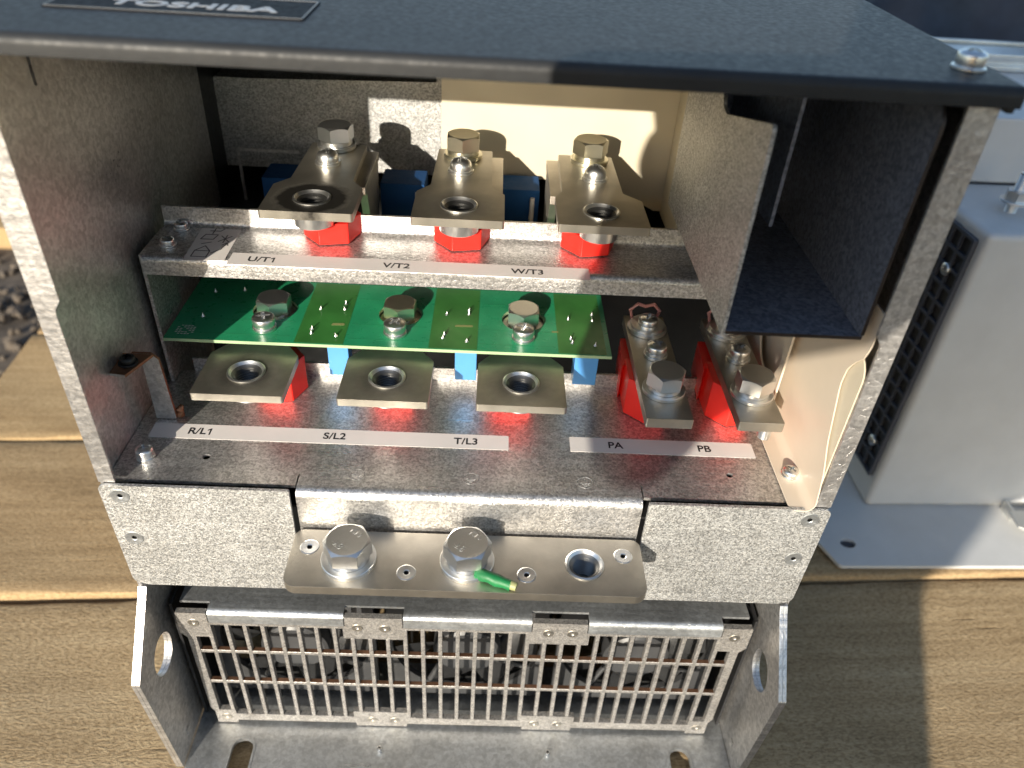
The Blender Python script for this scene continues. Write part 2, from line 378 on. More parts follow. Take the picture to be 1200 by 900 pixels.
def csk(parent, x, y, z, r=4.6, axis='z', mat=None):
    mat = mat or ZINC
    def f():
        bm = lathe([(0, -1.2), (r * 0.24, -1.2), (r * 0.27, -0.1), (r * 0.36, 0.12), (r * 0.9, 0.22), (r, 0.05), (r, -0.6), (r * 0.5, -0.6)], 28); bm.normal_update()
        for fc in bm.faces:
            c = fc.calc_center_median()
            if math.hypot(c.x, c.y) < r * 0.265: fc.material_index = 1  # hole faces coloured dark to stand for shade in the rivet centre
        return to_mesh(bm, 'rivet', 22)
    me = cached(('csk', r, mat.name), f, mat)
    if len(me.materials) < 2: me.materials.append(DARKSTEEL)
    add('rivet', me, mat, parent, (x, y, z), (0, 0, 0) if axis == 'z' else (R(90), 0, 0))
def threaded(parent, x, y, z, r=7.2, depth=11, mat=None):
    """flared insert with a visible thread, its mouth flush with z"""
    mat = mat or ZINC
    def f():
        prof = [(r + 1.9, 0.0), (r + 1.9, 0.45), (r + 1.1, 0.75), (r, -0.6)]
        zz = -1.2
        while zz > -depth + 1.4:
            prof += [(r - 1.5, zz - 0.5), (r - 0.55, zz - 1.2)]; zz -= 1.4
        prof += [(r - 0.6, -depth), (r + 1.9, -depth), (r + 1.9, 0.0)]
        bm = lathe(prof, 36); bm.normal_update()
        for fc in bm.faces:
            c = fc.calc_center_median()
            if c.z < -0.9 and math.hypot(c.x, c.y) < r + 0.2: fc.material_index = 1  # inner faces take the colour darkened for shade
        plate(circle(0, 0, r - 0.5, 24), [], -depth + 0.1, -depth + 0.6, 'z', bm)
        me = to_mesh(bm, 'threaded_insert', 28); return me
    me = cached(('t', r, depth, mat.name), f, mat)
    if len(me.materials) < 2: me.materials.append(THREAD_SHADE)
    add('threaded_insert', me, mat, parent, (x, y, z + 0.02))
def ring(x, y, r, w=1.0): return circle(x, y, r, 28)

def by_edge(o_bm, axis):          # cut edges of a stamped sheet take the second (rusty) material
    o_bm.normal_update()
    for f in o_bm.faces:
        if abs(f.normal[axis]) < 0.5: f.material_index = 1

# ================================================================== setting: ground, pallet
def ground():
    bm = new(); n = 60; vsx = []
    for j in range(n + 1):
        for i in range(n + 1):
            u = (i / n * 2 - 1); v = (j / n * 2 - 1); x = 150 + u * abs(u) ** 1.6 * 60000; y = 500 + v * abs(v) ** 1.6 * 60000
            vsx.append(bm.verts.new((x, y, -130 + (random.uniform(-6, 6) if abs(u) < 0.25 else 0))))
    for j in range(n):
        for i in range(n): bm.faces.new((vsx[j * (n + 1) + i], vsx[j * (n + 1) + i + 1], vsx[(j + 1) * (n + 1) + i + 1], vsx[(j + 1) * (n + 1) + i]))
    o = solid('ground', bm, EARTH, None); tag(o, kind='structure')
    rnd = random.Random(3); tmp = new(); bmesh.ops.create_icosphere(tmp, subdivisions=1, radius=1.0); tv = [v.co.copy() for v in tmp.verts]; tf = [[v.index for v in f.verts] for f in tmp.faces]; tmp.free()
    gv, gf = [], []
    for k in range(4200):
        x = rnd.uniform(-1300, -240); y = rnd.uniform(-150, 1400); r = rnd.choice((3, 4, 4, 5, 6, 7, 9, 12)) * rnd.uniform(0.7, 1.2)
        sx, sy, sz = rnd.uniform(0.7, 1.3), rnd.uniform(0.7, 1.3), rnd.uniform(0.45, 0.9); rot = Euler((rnd.random() * 6, rnd.random() * 6, rnd.random() * 6)).to_matrix(); o0 = len(gv); cc = Vector((x, y, -128 + r * 0.15))
        for t in tv:
            c = t * (r * rnd.uniform(0.8, 1.15)); gv.append(rot @ Vector((c.x * sx, c.y * sy, c.z * sz)) + cc)
        gf += [[i + o0 for i in f] for f in tf]
    gm = bpy.data.meshes.new('gravel'); gm.from_pydata(gv, [], gf); bm = new(); bm.from_mesh(gm); bpy.data.meshes.remove(gm)
    o = solid('gravel', bm, STONE, None, smooth=0); tag(o, 'grey brown gravel on the ground left of the pallet', 'gravel', kind='stuff')
ground()

PA_ = R(3.75)
pallet = thing('pallet', 'rough tan wooden pallet deck carrying the open drive and the white enclosure', 'pallet', (0, 103, -130), PA_, local=True)
def plank(y0, y1, ztop, mat, x0=-268, x1=1500, thick=24, seed=0):
    rnd = random.Random(seed); nx, ny = 150, 18; bm = new(); top = []
    zt = ztop + 130
    ph = [rnd.uniform(0, 6.28) for _ in range(6)]
    def wob(x, k): return 0.9 * math.sin(x / 137 + ph[k]) + 0.6 * math.sin(x / 43 + ph[k + 1]) + rnd.uniform(-0.35, 0.35)
    prof = [(0.0, -thick), (0.0, -2.2), (0.006, -0.7), (0.02, -0.05)] + [(0.02 + 0.96 * (j / ny), 0) for j in range(1, ny)] + [(0.98, -0.05), (0.994, -0.7), (1, -2.2), (1, -thick)]
    rows = []
    for i in range(nx + 1):
        x = x0 + (x1 - x0) * i / nx + (rnd.uniform(-1, 1) if i in (0, nx) else 0); a = wob(x, 0); b = wob(x, 2); row = []
        for j, (t, dz) in enumerate(prof):
            y = y0 + a + (y1 - y0 + b - a) * t
            z = zt + dz + (0.35 * math.sin(x / 90 + t * 5 + ph[4]) + 0.25 * math.sin(x / 31 + t * 11) + rnd.uniform(-0.12, 0.12) if dz > -3 else 0)
            row.append(bm.verts.new((x, y, z)))
        rows.append(row)
    for A, B in zip(rows[:-1], rows[1:]):
        for j in range(len(prof) - 1): bm.faces.new((A[j], B[j], B[j + 1], A[j + 1]))
        bm.faces.new((A[-1], B[-1], B[0], A[0]))
    bm.faces.new(rows[0]); bm.faces.new(rows[-1][::-1])
    return solid('plank', bm, mat, pallet, smooth=40)
plank(-166, -3.5, -4.5, W3, seed=1)
plank(0, 160.5, 0.0, W2, seed=2)
plank(164, 325, 0.0, W1, seed=3)
plank(329, 489, 0.0, W2, seed=4)
plank(493, 655, 0.0, W1, seed=5)
KNOT = plastic('knot_wood', (0.15, 0.095, 0.05), 0.95, 0.4, 0.5, 200, 0.1)
for kx, ky, kz, r in ((-215, 203, 129.9, 2.6),):
    bm = lathe([(0, 0.25), (r * 0.6, 0.32), (r, 0.05), (r, -2)], 14)
    for v in bm.verts: v.co = Vector((v.co.x * 1.7 + kx, v.co.y + ky, v.co.z + kz))
    solid('knot', bm, KNOT, pallet)
for xx in (-264, 560, 1400):
    solid('stringer', box(xx, xx + 80, -160, 650, 12, 104.8), W3, pallet, 1.5)

# ================================================================== the drive
drive = thing('motor_drive', 'open galvanized motor drive lying on its back with terminals and fan grille showing', 'motor drive', (165, 110, 0))

# ---- sheet metal shell
def side_panel(sgn):
    X = (lambda x: x) if sgn > 0 else (lambda x: 330 - x)
    xs = lambda a, b: (min(X(a), X(b)), max(X(a), X(b)))
    a, b = xs(0, 1.6); bm = box(a, b, 1.6, 203, 130, 385)
    fl = [(0.3, 204), (7.6, 204), (7.6, 291), (8.1, 293), (10.6, 297), (10.6, 385), (0.3, 385)]
    plate([(X(u), v) for u, v in fl], [], 0.0, 1.6, 'y', bm)
    return solid('side_panel', bm, GALV_SIDE, drive, 0.25)
side_panel(1); side_panel(-1)

fp = rounded([(0, 203.6), (1, 138), (8, 136), (322, 136), (329, 138), (330, 203.6), (246, 203.6), (246, 172), (84, 172), (84, 203.6)], [3, 6, 6, 6, 6, 3, 0.6, 0.6, 0.6, 0.6])
front = solid('front_plate', plate(fp, [circle(8.7, 197.3, 4.2), circle(8.6, 169.9, 4.2), circle(321.4, 197, 4.2), circle(321, 170.3, 4.2)], -1.6, 0.0, 'y'), GALV, drive, 0.3)
for x, z in ((8.7, 197.3), (8.6, 169.9), (321.4, 197), (321, 170.3)): csk(front, x, -1.65, z, 4.3, 'y', GALV_BASE)

# lower shelf with its folded tongue and upturned back lip
bm = plate([(2, 4.2), (85.5, 4.2), (85.5, 12), (244.5, 12), (244.5, 4.2), (321, 4.2), (321, 88), (2, 88)],
           [circle(40.7, 21, 1.9, 14), circle(288.2, 21.3, 1.6, 14)], 200.4, 202, 'z')
join(bm, folded([(12, 202), (0.2, 202), (0.2, 172.5)], 4.5, -1.6 * -1, 86.2, 243.8, 'x'))
box(14, 316, 88.02, 89.6, 200.4, 210, bm)
shelf1 = solid('lower_shelf', bm, GALV_SHELF, drive, 0.0)
solid('dark_backing_sheet', box(3, 320, 6, 88, 186, 187.5), BLACK, drive)  # black sheet added below so the shelf holes look dark
pan_screw(shelf1, 13.4, 19.5, 202, 3.9, 3.6, 4.3, 0.5, 0.45, ZINC, 2)
for ex in (111.9, 164.7, 218.1):
    bm = plate(circle(0, 0, 3.9, 28), [circle(0, 0, 3.45, 28)], 0, 0.12)
    strokes([[(0, 2.6), (0, -0.3)], [(-2.4, -0.3), (2.4, -0.3)], [(-1.6, -1.3), (1.6, -1.3)], [(-0.7, -2.2), (0.7, -2.2)]], 0.42, 0.12, bm)
    me = to_mesh(bm, 'earth_mark', 0); me.materials.append(GALV); add('earth_mark', me, GALV, shelf1, (ex, 12.8, 202.0))

# upper shelf
bm = folded([(108, 287), (108, 277), (74.5, 277), (74.5, 267.3)], 3.2, 1.6, 7, 318, 'x')
box(5.4, 6.96, 77, 107, 202.6, 276, bm)
shelf2 = solid('upper_shelf', bm, GALV_SHELF, drive, 0.0)
pan_screw(shelf2, 16.5, 104.2, 277, 3.3, 3.0, 4.0, 0.4, 0.5, ZINC, 1); pan_screw(shelf2, 16.0, 86.5, 277, 3.3, 3.0, 4.0, 0.9, 0.5, ZINC, 1)

# top cover
bm = folded([(-6, 385.6), (-6, 392), (430, 392)], 3.6, -1.8, -2, 332, 'x', 8)
box(329.6, 331.9, -3.5, 430, 383.5, 390.1, bm); box(-1.9, 0, -3.5, 430, 386.5, 390.1, bm)
cover = solid('top_cover', bm, COVERP, drive, 0.35)
pan_screw(cover, 322.5, 14.5, 392, 4.6, 5.0, 5.4, 0.4, 0.35, ZINC, 1)
badge = solid('badge', plate(rounded(rect(19, 104.6, 29, 58), 1.0), [], 392.05, 392.45, 'z'), BADGE, drive)
bm = plate(rounded(rect(19.4, 104.2, 29.4, 57.6), 0.8), [rounded(rect(19.9, 103.7, 29.9, 57.1), 0.5)], 392.47, 392.6, 'z')
solid('border', bm, BADGEB, badge)
add('lettering', text_mesh('TOSHIBA', 11.2, 0.08, bold=0.28), BADGET, badge, (65.2, 40.4, 392.5)).scale = (1.24, 0.95, 1)
for y0, y1 in ((8, 38), (40, 72)):
    solid('cover_tab', plate([(y0, 384), (y0, 363), (y1 - 4 if y1 > 50 else y1, 359), (y1, 365), (y1, 384)], [], 2.4, 4.0, 'x'), GALV_SIDE, drive, 0.2)

# ---- label strips
def strip(x0, x1, y0, y1, z, words, size=6.4):
    s = solid('label_strip', plate(rounded(rect(x0, x1, y0, y1), 0.4, 2), [], z + 0.03, z + 0.16, 'z'), LABELW, drive)
    for x, y, w in words:
        if w.endswith('1'):
            me = text_mesh(w[:-1], size, 0.04, bold=0.10); xr = max(v.co.x for v in me.vertices) / S
            add('lettering', me, INK, s, (x - 1.4, y, z + 0.2)); h = size * 0.36
            bm = plate([(0.35, -h), (1.05, -h), (1.05, h), (0.5, h), (-0.75, h * 0.62), (-0.75, h * 0.30), (0.35, h * 0.55)], [], 0.0, 0.08, 'z')
            me1 = to_mesh(bm, 'lettering', 0); me1.materials.append(INK); add('lettering', me1, INK, s, (x - 1.4 + xr + 1.15, y, z + 0.16))
        else: add('lettering', text_mesh(w, size, 0.04, bold=0.10), INK, s, (x, y, z + 0.2))
strip(48, 216.9, 70.2, 81.6, 277, [(62.8, 75.9, 'U/T1'), (125.6, 75.7, 'V/T2'), (187.4, 75.6, 'W/T3')])
strip(9.2, 182.2, 33.3, 43.8, 202, [(32.3, 38.5, 'R/L1'), (97.1, 38.5, 'S/L2'), (161.2, 38.3, 'T/L3')])
strip(212.5, 304.4, 34.2, 45, 202, [(235.1, 39.5, 'PA'), (279.5, 39.4, 'PB')])
stick = solid('warning_sticker', plate([(27.6, 71.9), (46.2, 73.3), (45.2, 109.6), (25.8, 109.0)], [], 277.03, 277.16, 'z'), LABELW, drive)
zag = []
bm = strokes([[(30, 76), (30, 82), (37, 82), (37, 76), (30, 76)], [(30, 82), (33.5, 87), (37, 82)], [(38, 80), (41.5, 84), (42.5, 90)], [(40.8, 88.4), (42.5, 91), (43.6, 88.2)],
              [(38, 92), (43, 98)], [(38, 98), (43, 92)], [(40.5, 91), (40.5, 99)], [(29, 94), (35, 94), (36, 99), (30, 99), (29, 94)], [(31, 103), (36, 103), (38, 107), (43, 107)],
              [(33, 100), (33, 106)], [(31, 89), (35, 91)]], 0.5, 0.06)
bmesh.ops.translate(bm, vec=(0, 0, 277.19), verts=bm.verts[:]); solid('pictogram', bm, FAINT, stick, smooth=0)

# ---- output terminals on the upper shelf
def hexpost(cx, cy, r, z0, z1, a0=0.0, sy=1.0): return plate([(cx + r * math.cos(a0 + k * math.pi / 3), cy + r * sy * math.sin(a0 + k * math.pi / 3)) for k in range(6)], [], z0, z1, 'z')
for i, (hx, ncx, side, roff) in enumerate(((84.9, 85.2, 1, 6.0), (153.9, 153.8, 1, 1.2), (221.4, 219.2, -1, -3.2))):
    ol = rounded([(hx - 21.4, 78.2), (hx + 21.4, 78.2), (hx + 21.4, 108.5), (ncx + 15.2, 117), (ncx + 14.6, 167), (ncx - 14.6, 167), (ncx - 15.2, 117), (hx - 21.4, 108.5)], [1.2, 1.2, 1.5, 2, 1, 1, 2, 1.5], 4)
    t = solid('terminal', plate(ol, [circle(hx, 94, 8.6, 30)], 297, 301, 'z'), stained('tinned_copper_output', (0.57, 0.535, 0.46), 0.42, 0 if i < 2 else 1, 94 - 122.6, 15 if i == 0 else 9, 20 if i == 0 else 20, (0.97, 0.45, 0.25)[i]), drive, 0.45)
    threaded(t, hx, 94, 301.05, 7.0, 12)
    bm = plate(circle(hx, 94, 9.4, 32), [circle(hx, 94, 6.4, 32)], 288.6, 296.98); solid('nut', bm, ZINC, t, 0.5)
    bm = hexpost(hx + roff, 105.5, 14.2, 277.7, 288.2, R(12)); join(bm, hexpost(hx + roff * 0.7, 117, 12.5, 288.25, 296.7, R(12))); solid('insulator', bm, RED, t, 0.5)
    bx0 = ncx + side * 4.5; ext = 16.2
    bm = plate(rect(bx0 - ext + 1, bx0 + ext, 119, 169) if side > 0 else rect(bx0 - ext, bx0 + ext - 1, 119, 169), [], 292.5, 296.9)
    solid('busbar', bm, TIN, t, 0.4)
    xo = bx0 + side * (ext - 0.2)
    solid('busbar_leg', plate(rounded([(124, 292.4), (166, 292.4), (160, 262), (136, 262)], 1.0), [], min(xo, xo - side * 4), max(xo, xo - side * 4), 'x'), TIN, t, 0.4)
    by = (162, 157.5, 159.5)[i]; bxx = (84.6, 152.8, 220.9)[i]
    hex_bolt(t, bxx, by, 301, 16.6, 7.6, 10.2, (0.4, 0.52, 0.1)[i], (ZINC, ZINCY, ZINCY)[i])
    pan_screw(t, (84.2, 152.6, 221.6)[i], (138, 135.5, 134)[i], 301, 5.6, 6.2, 6.6, 0.3 + i, 0.75, ZINC, 1, 1.6)

# ---- input terminals on the lower shelf
for i, (hx, roff) in enumerate(((53.8, 9.5), (121.6, 2.5), (187.0, -2.0))):
    ol = rounded([(hx - 21.5, 36.6), (hx + 21.5, 36.6), (hx + 21.6, 70), (hx + 14.8, 79), (hx + 14.8, 128), (hx - 14.8, 128), (hx - 14.8, 79), (hx - 21.4, 70)], [1, 1, 1.5, 2, 1, 1, 2, 1.5], 4)
    t = solid('terminal', plate(ol, [circle(hx, 55, 8.8, 30)], 223, 227, 'z'), stained('tinned_copper_input', (0.56, 0.525, 0.45), 0.42, 0, 55 - 82.3, 10, 20, (0.75, 0.6, 0.6)[i]), drive, 0.45)
    threaded(t, hx, 55, 227.05, 7.2, 12)
    solid('nut', plate(circle(hx, 55, 9.5, 32), [circle(hx, 55, 6.5, 32)], 214.8, 222.98), ZINC, t, 0.5)
    solid('insulator', hexpost(hx + roff, 75, 13.4, 202.3, 222.8, R(8)), RED, t, 0.5)

# ---- circuit board between the shelves
ol = rect(9, 233, 72.5, 134); cs = [(56.6, 103.9), (122.9, 104.1), (188.4, 103.7)]
bm = plate(ol, [circle(x, y, 11.4, 28) for x, y in cs], 231.2, 232.9, 'z'); by_edge(bm, 2)
pcb = solid('circuit_board', bm, PCBG, drive, 0.0, extra=PCBE)
for x0 in (72, 139.2, 205): solid('solder_mask_area', plate([(x0 + 1, 73.4), (x0 + 25.5, 73.4), (x0 + 25.5, 133), (x0 + 1, 133)], [], 232.93, 232.98), PCBD, pcb)
solid('silkscreen_code', strokes([[(13 + 1.6 * (k % 6), 77 + 1.5 * (k // 6)), (13.8 + 1.6 * (k % 6), 77 + 1.5 * (k // 6))] for k in range(36) if (k * 7) % 5 and not 14 <= k <= 15], 0.55, 0.04), LABELW, pcb, smooth=0).location.z += 233.0 * S - 0.02 * S
for i, (x, y) in enumerate(cs):
    hex_bolt(pcb, x, y, 228.6, 16.0, 7.4, 11.0, (0.5, 0.48, 0.52)[i], (ZINC, ZINCY, ZINC)[i], True, 1.8)
    pan_screw(pcb, (55.9, 122.3, 188.1)[i], 85.2, 232.95, 5.7, 4.2, 6.0, 0.3 + i * 0.5, 0.35, ZINC, 2, 1.7)
for x0, y0, w, h in ((92, 91.5, 7, 2.6), (157, 95, 10, 2.2), (205, 93, 4, 1.6)):
    solid('flux_residue', plate(rounded([(x0 - w / 2, y0 - h / 2), (x0 + w / 2, y0 - h * 0.3), (x0 + w * 0.45, y0 + h / 2), (x0 - w * 0.4, y0 + h * 0.35)], 0.5, 3), [], 233.0, 233.04), FLUX, pcb)
for y0 in (78.5, 92.0, 117.5):
    for xa, xb in ((12, 70), (99, 138), (166, 204)): solid('trace', plate(rect(xa, xb, y0, y0 + 0.7), [], 232.93, 232.96), PCBT, pcb)
pin = cached(('pin',), lambda: to_mesh(lathe([(0, 0), (1.0, 0), (0.75, 0.4), (0.36, 0.9), (0.28, 2.1), (0.0, 2.2)], 10), 'solder_pin', 35), ZINC)
rn = random.Random(5)
for x0 in (80.2, 147.2, 213.3):
    for dx, dy in ((0, 105.8), (12.3, 111.3), (12.3, 106.5), (-0.1, 82.5), (-0.1, 86.4), (12.3, 81.0)):
        add('solder_pin', pin, ZINC, pcb, (x0 + dx + rn.uniform(-.5, .5), dy + rn.uniform(-.6, .6), 232.98), (rn.uniform(-.15, .15), rn.uniform(-.15, .15), 0))
for x, y in ((21, 119), (36, 122), (22, 94)): add('solder_pin', pin, ZINC, pcb, (x, y, 232.9))
for x0, x1 in ((88.4, 99.0), (153.4, 164.6), (215.2, 227.4)):
    solid('relay', box(x0, x1, 77.5, 87.4, 210.6, 231.15), BLUE, pcb, 0.5)

# ---- braking terminals PA / PB
for i, (x0, x1, rx) in enumerate(((244.6, 266.8, 253.5), (288.2, 309.6, 296.5))):
    cx = (x0 + x1) / 2 - 0.4
    t = solid('busbar', plate(rounded(rect(x0, x1, 27.4, 118), 0.8), [], 224.6, 230, 'z'), TIN, drive, 0.4)
    hex_bolt(t, cx + 0.6, 49.5, 230, 16.4, 7.6, 10.4, (0.15, 0.55)[i], ZINC)
    pan_screw(t, cx + 1.2, 79.5, 230, 5.2, 4.4, 6.2, 0.6, 0.45, ZINC, 2, 1.7)
    pan_screw(t, cx + 0.4, 104.5, 230, 5.2, 4.6, 10.6, 1.1, 0.45, ZINC, 2, 1.9)
    bm = plate([(rx - 11.5, 66), (rx - 2, 57.5), (rx + 9.5, 60), (rx + 11, 82), (rx - 11.5, 84)], [], 202.3, 224.4, 'z')
    solid('insulator', bm, RED, t, 0.4)
    bm = plate([(rx - 13.2, 78), (rx - 9.5, 85), (rx + 9, 85), (rx + 9, 106), (rx - 11, 106)], [], 202.4, 222.5, 'z')
    solid('insulator', bm, RED, t, 0.4)
    solid('cable', tube([(cx - 6, 114, 229), (cx - 8, 114, 236), (cx - 4.5, 114, 240), (cx, 114, 238.6), (cx + 4.5, 114, 240), (cx + 8, 114, 236), (cx + 6, 114, 229)], 1.0, 8), PINKW, t)
solid('terminal_stud', plate(circle(304.5, 34.5, 3.2, 20), [], 216, 224.5), ZINC, drive, 0.3)

# ---- insulating sheets on the right
path = rounded([(310.4, 202.9), (321.2, 202.9), (321.2, 305)], 5.0, 9, closed=False)
def sheet_from_path(path, ys, t):
    bm = new(); n = len(path); off = ribbon(path, t)[n:][::-1]; A = []
    for (x, z), (xo, zo) in zip(path, off):
        yf, yb = ys(x, z); A.append([bm.verts.new(c) for c in ((x, yf, z), (x, yb, z), (xo, yb, zo), (xo, yf, zo))])
    for a, b in zip(A[:-1], A[1:]):
        for k in range(4): bm.faces.new((a[k], a[(k + 1) % 4], b[(k + 1) % 4], b[k]))
    bm.faces.new(A[0][::-1]); bm.faces.new(A[-1]); return bm
fine = [path[0], (311.2, 202.9), (312.4, 202.9)] + path[1:-1]
zlast = path[-2][1]; fine += [(321.2, zlast + (305 - zlast) * k / 26) for k in range(1, 27)]
def front_y(x, z):
    if x < 313: return 1.0 - 3.2 * math.sqrt(max(0, min(1, (x - 310.4) / 2.6)))
    pts = [(202, -2.4), (208, -2.2), (214, -1.0), (224, 1.5), (236, 7.4), (263, 15), (272, 14), (278, 10), (283, 5), (290, 3.2), (306, 3.2)]
    for (z0, y0), (z1, y1) in zip(pts[:-1], pts[1:]):
        if z <= z1: return y0 + (y1 - y0) * (z - z0) / (z1 - z0)
    return 3.2
liner = solid('insulating_sheet', sheet_from_path(fine, lambda x, z: (front_y(x, z), 116), 0.5), CREAM2, drive, label='pinkish cream insulating sheet curving up the right wall')
pan_screw(liner, 317.0, 21.5, 203.3, 3.8, 3.4, 4.2, 0.7, 0.5, ZINC, 1)
solid('wall_liner', plate(rounded([(2.2, 207), (60, 207), (60, 282), (2.2, 282)], [0, 0, 8, 9]), [], 322.0, 322.6, 'x'), CREAM, drive)
solid('partition_sheet', plate(rounded(rect(60, 116, 203.6, 288), 1), [circle(82, 240, 17, 28)], 315.6, 316.6, 'x'), CREAM2, drive)

# ---- cable duct under the cover at the right
bm = plate(rounded([(3, 293), (127, 293), (127, 384), (88, 384), (64, 361.5), (58, 360.5), (3, 374.5)], [0.5, 0, 0, 1, 3, 3, 2]), [], 260, 261.5, 'x')
duct = solid('cable_duct', bm, GALV, drive, 0.25)
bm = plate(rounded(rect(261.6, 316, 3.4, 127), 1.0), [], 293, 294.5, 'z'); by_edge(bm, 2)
solid('duct_floor', bm, DUCT_SHADE, duct, extra=DULLEDGE)
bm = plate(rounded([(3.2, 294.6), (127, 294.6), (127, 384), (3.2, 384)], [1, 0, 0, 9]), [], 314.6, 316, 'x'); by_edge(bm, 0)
solid('duct_wall', bm, DUCT_SHADE, duct, extra=DULLEDGE)
solid('duct_partition', plate(rect(40, 126, 322, 382), [], 281.5, 283, 'x'), DUCT_SHADE, duct, 0.2)
solid('duct_dark_backing', box(261.6, 314.5, 125, 126.8, 294.6, 384), DUCT_SHADE, duct)  # dark sheet standing for the shaded interior behind the open duct

# ---- panels at the back of the terminal bay
bm = plate([(0.5, 262), (137.5, 262), (137.5, 386), (133.5, 386), (133.5, 319.5), (1.5, 315.5)], [], 226, 227.5, 'y'); box(2, 133, 226.1, 262, 314.6, 316.1, bm)
solid('back_panel', bm, GALV, drive, 0.2)
bm = plate([(138.6, 275.5), (236, 275.5), (268, 259), (280, 259), (280, 388), (138.6, 388)], [], 194, 195.2, 'y'); box(272.2, 273.6, 150, 193.9, 258, 388, bm)
solid('cream_panel', bm, CREAM, drive, 0.2)
solid('panel_edge_trim', box(273.7, 277, 148, 193.8, 256, 388), GALV_SIDE, drive, 0.3)
bm = box(0.2, 1.4, 203.5, 430, 130, 386); box(328.6, 329.8, 203.5, 430, 130, 386, bm); box(0.2, 329.8, 428, 430, 130, 386, bm)
solid('rear_housing', bm, BLACK, drive)  # rear shell coloured black so the side gap reads as shade
solid('inner_dark_sheet', box(2, 320, 146, 148, 134, 262), BLACK, drive)  # black sheet added to keep the space behind the board dark
solid('rear_light_stop', box(2, 328, 268, 270, 134, 388), BLACK, drive)  # black wall added to stop light entering from the rear
solid('bay_light_stop', box(2, 320, 148.2, 267.5, 246, 248), BLACK, drive)  # black bottom added to stop light rising into the bay
for x0, x1 in ((106, 131), (174, 196), (40, 64)):
    s = solid('current_sensor', box(x0, x1, 166, 188, 248.3, 280), NAVY, drive, 0.8)
    solid('sensor_pin', tube([(x1 - 4, 164.6, 262), (x1 - 4, 164.6, 276)], 1.3, 8), LABELW, s)
bm = strokes([[(22, 262), (22, 296), (58, 296)]], 1.6, 1.6); bmesh.ops.rotate(bm, cent=(0, 0, 0), matrix=Matrix.Rotation(0, 3, 'X'), verts=bm.verts[:])
for v in bm.verts: v.co = Vector((v.co.x - 6, 206 + v.co.z, v.co.y - 16))
solid('wire_clip', bm, GALV_SIDE, drive)

# ---- rusty edged bracket on the left wall
bm = plate(rounded([(8.6, 202.4), (18.3, 202.4), (17, 238), (14, 241), (4, 241), (9, 236)], 0.6), [], 47, 48.5, 'y'); plate([(1.7, 31), (9, 30), (15.2, 46.9), (1.7, 46.9)], [], 239.6, 241, 'z', bm)
for f in bm.faces: pass
by_edge(bm, 1)
brk = solid('wall_bracket', bm, GALV_SIDE, drive, 0.0, extra=CUTEDGE)
pan_screw(brk, 7.2, 39, 241.0, 3.4, 3.2, 4.3, 0.2, 0.5, DARKSTEEL, 1)
solid('bracket_foot', tube([(19.0, 50, 202.4), (19.4, 50, 206), (20.5, 51, 208)], [2.2, 2.0, 1.0], 10), CUTEDGE, brk)

# ---- earth bar with bolts
bm = plate(rounded(rect(85.2, 244.6, -34.6, -2.0), [6, 6, 4, 4], 6), [circle(217.7, -17.6, 9.0, 30)] + [circle(x, y, 4.3, 24) for x, y in ((93.2, -12.4), (138.1, -25.2), (191.3, -24.5), (235.9, -11.9))], 175.2, 180, 'z')
bar = solid('earth_bar', bm, TIN, drive, 0.5)
threaded(bar, 217.7, -17.6, 180.0, 7.0, 14)
for x, y in ((93.2, -12.4), (138.1, -25.2), (191.3, -24.5), (235.9, -11.9)): csk(bar, x, y, 180.0, 4.35)
for i, (x, y) in enumerate(((112.0, -19.2), (164.6, -18.4))):
    zt = hex_bolt(bar, x, y, 180, 18.6, 8.2, 12.2, (0.02, 0.12)[i], ZINC, True, 2.4)
    add('lettering', text_mesh('KN', 4.2, 0.1, bold=0.05), ZINC, bar, (x + 3.4, y + 4.6, zt - 0.08), (0, 0, R(-38)))
    add('lettering', text_mesh('4.8', 4.6, 0.1, bold=0.05), ZINC, bar, (x - 3.6, y - 2.6, zt - 0.08), (0, 0, R(-40)))
wire = solid('wire_stub', tube([(168.5, -26.6, 183.2), (171.5, -27.7, 183.0), (174.5, -28.9, 183.3), (178, -30.2, 182.7), (181.5, -31.4, 182.6), (184.2, -32.4, 182.4)], [1.6, 2.9, 2.5, 2.9, 2.3, 2.5], 14), GREENW, bar)
solid('wire_core', tube([(184.0, -32.3, 182.8), (186.6, -33.3, 182.7)], [2.2, 1.9], 12), COREW, wire)

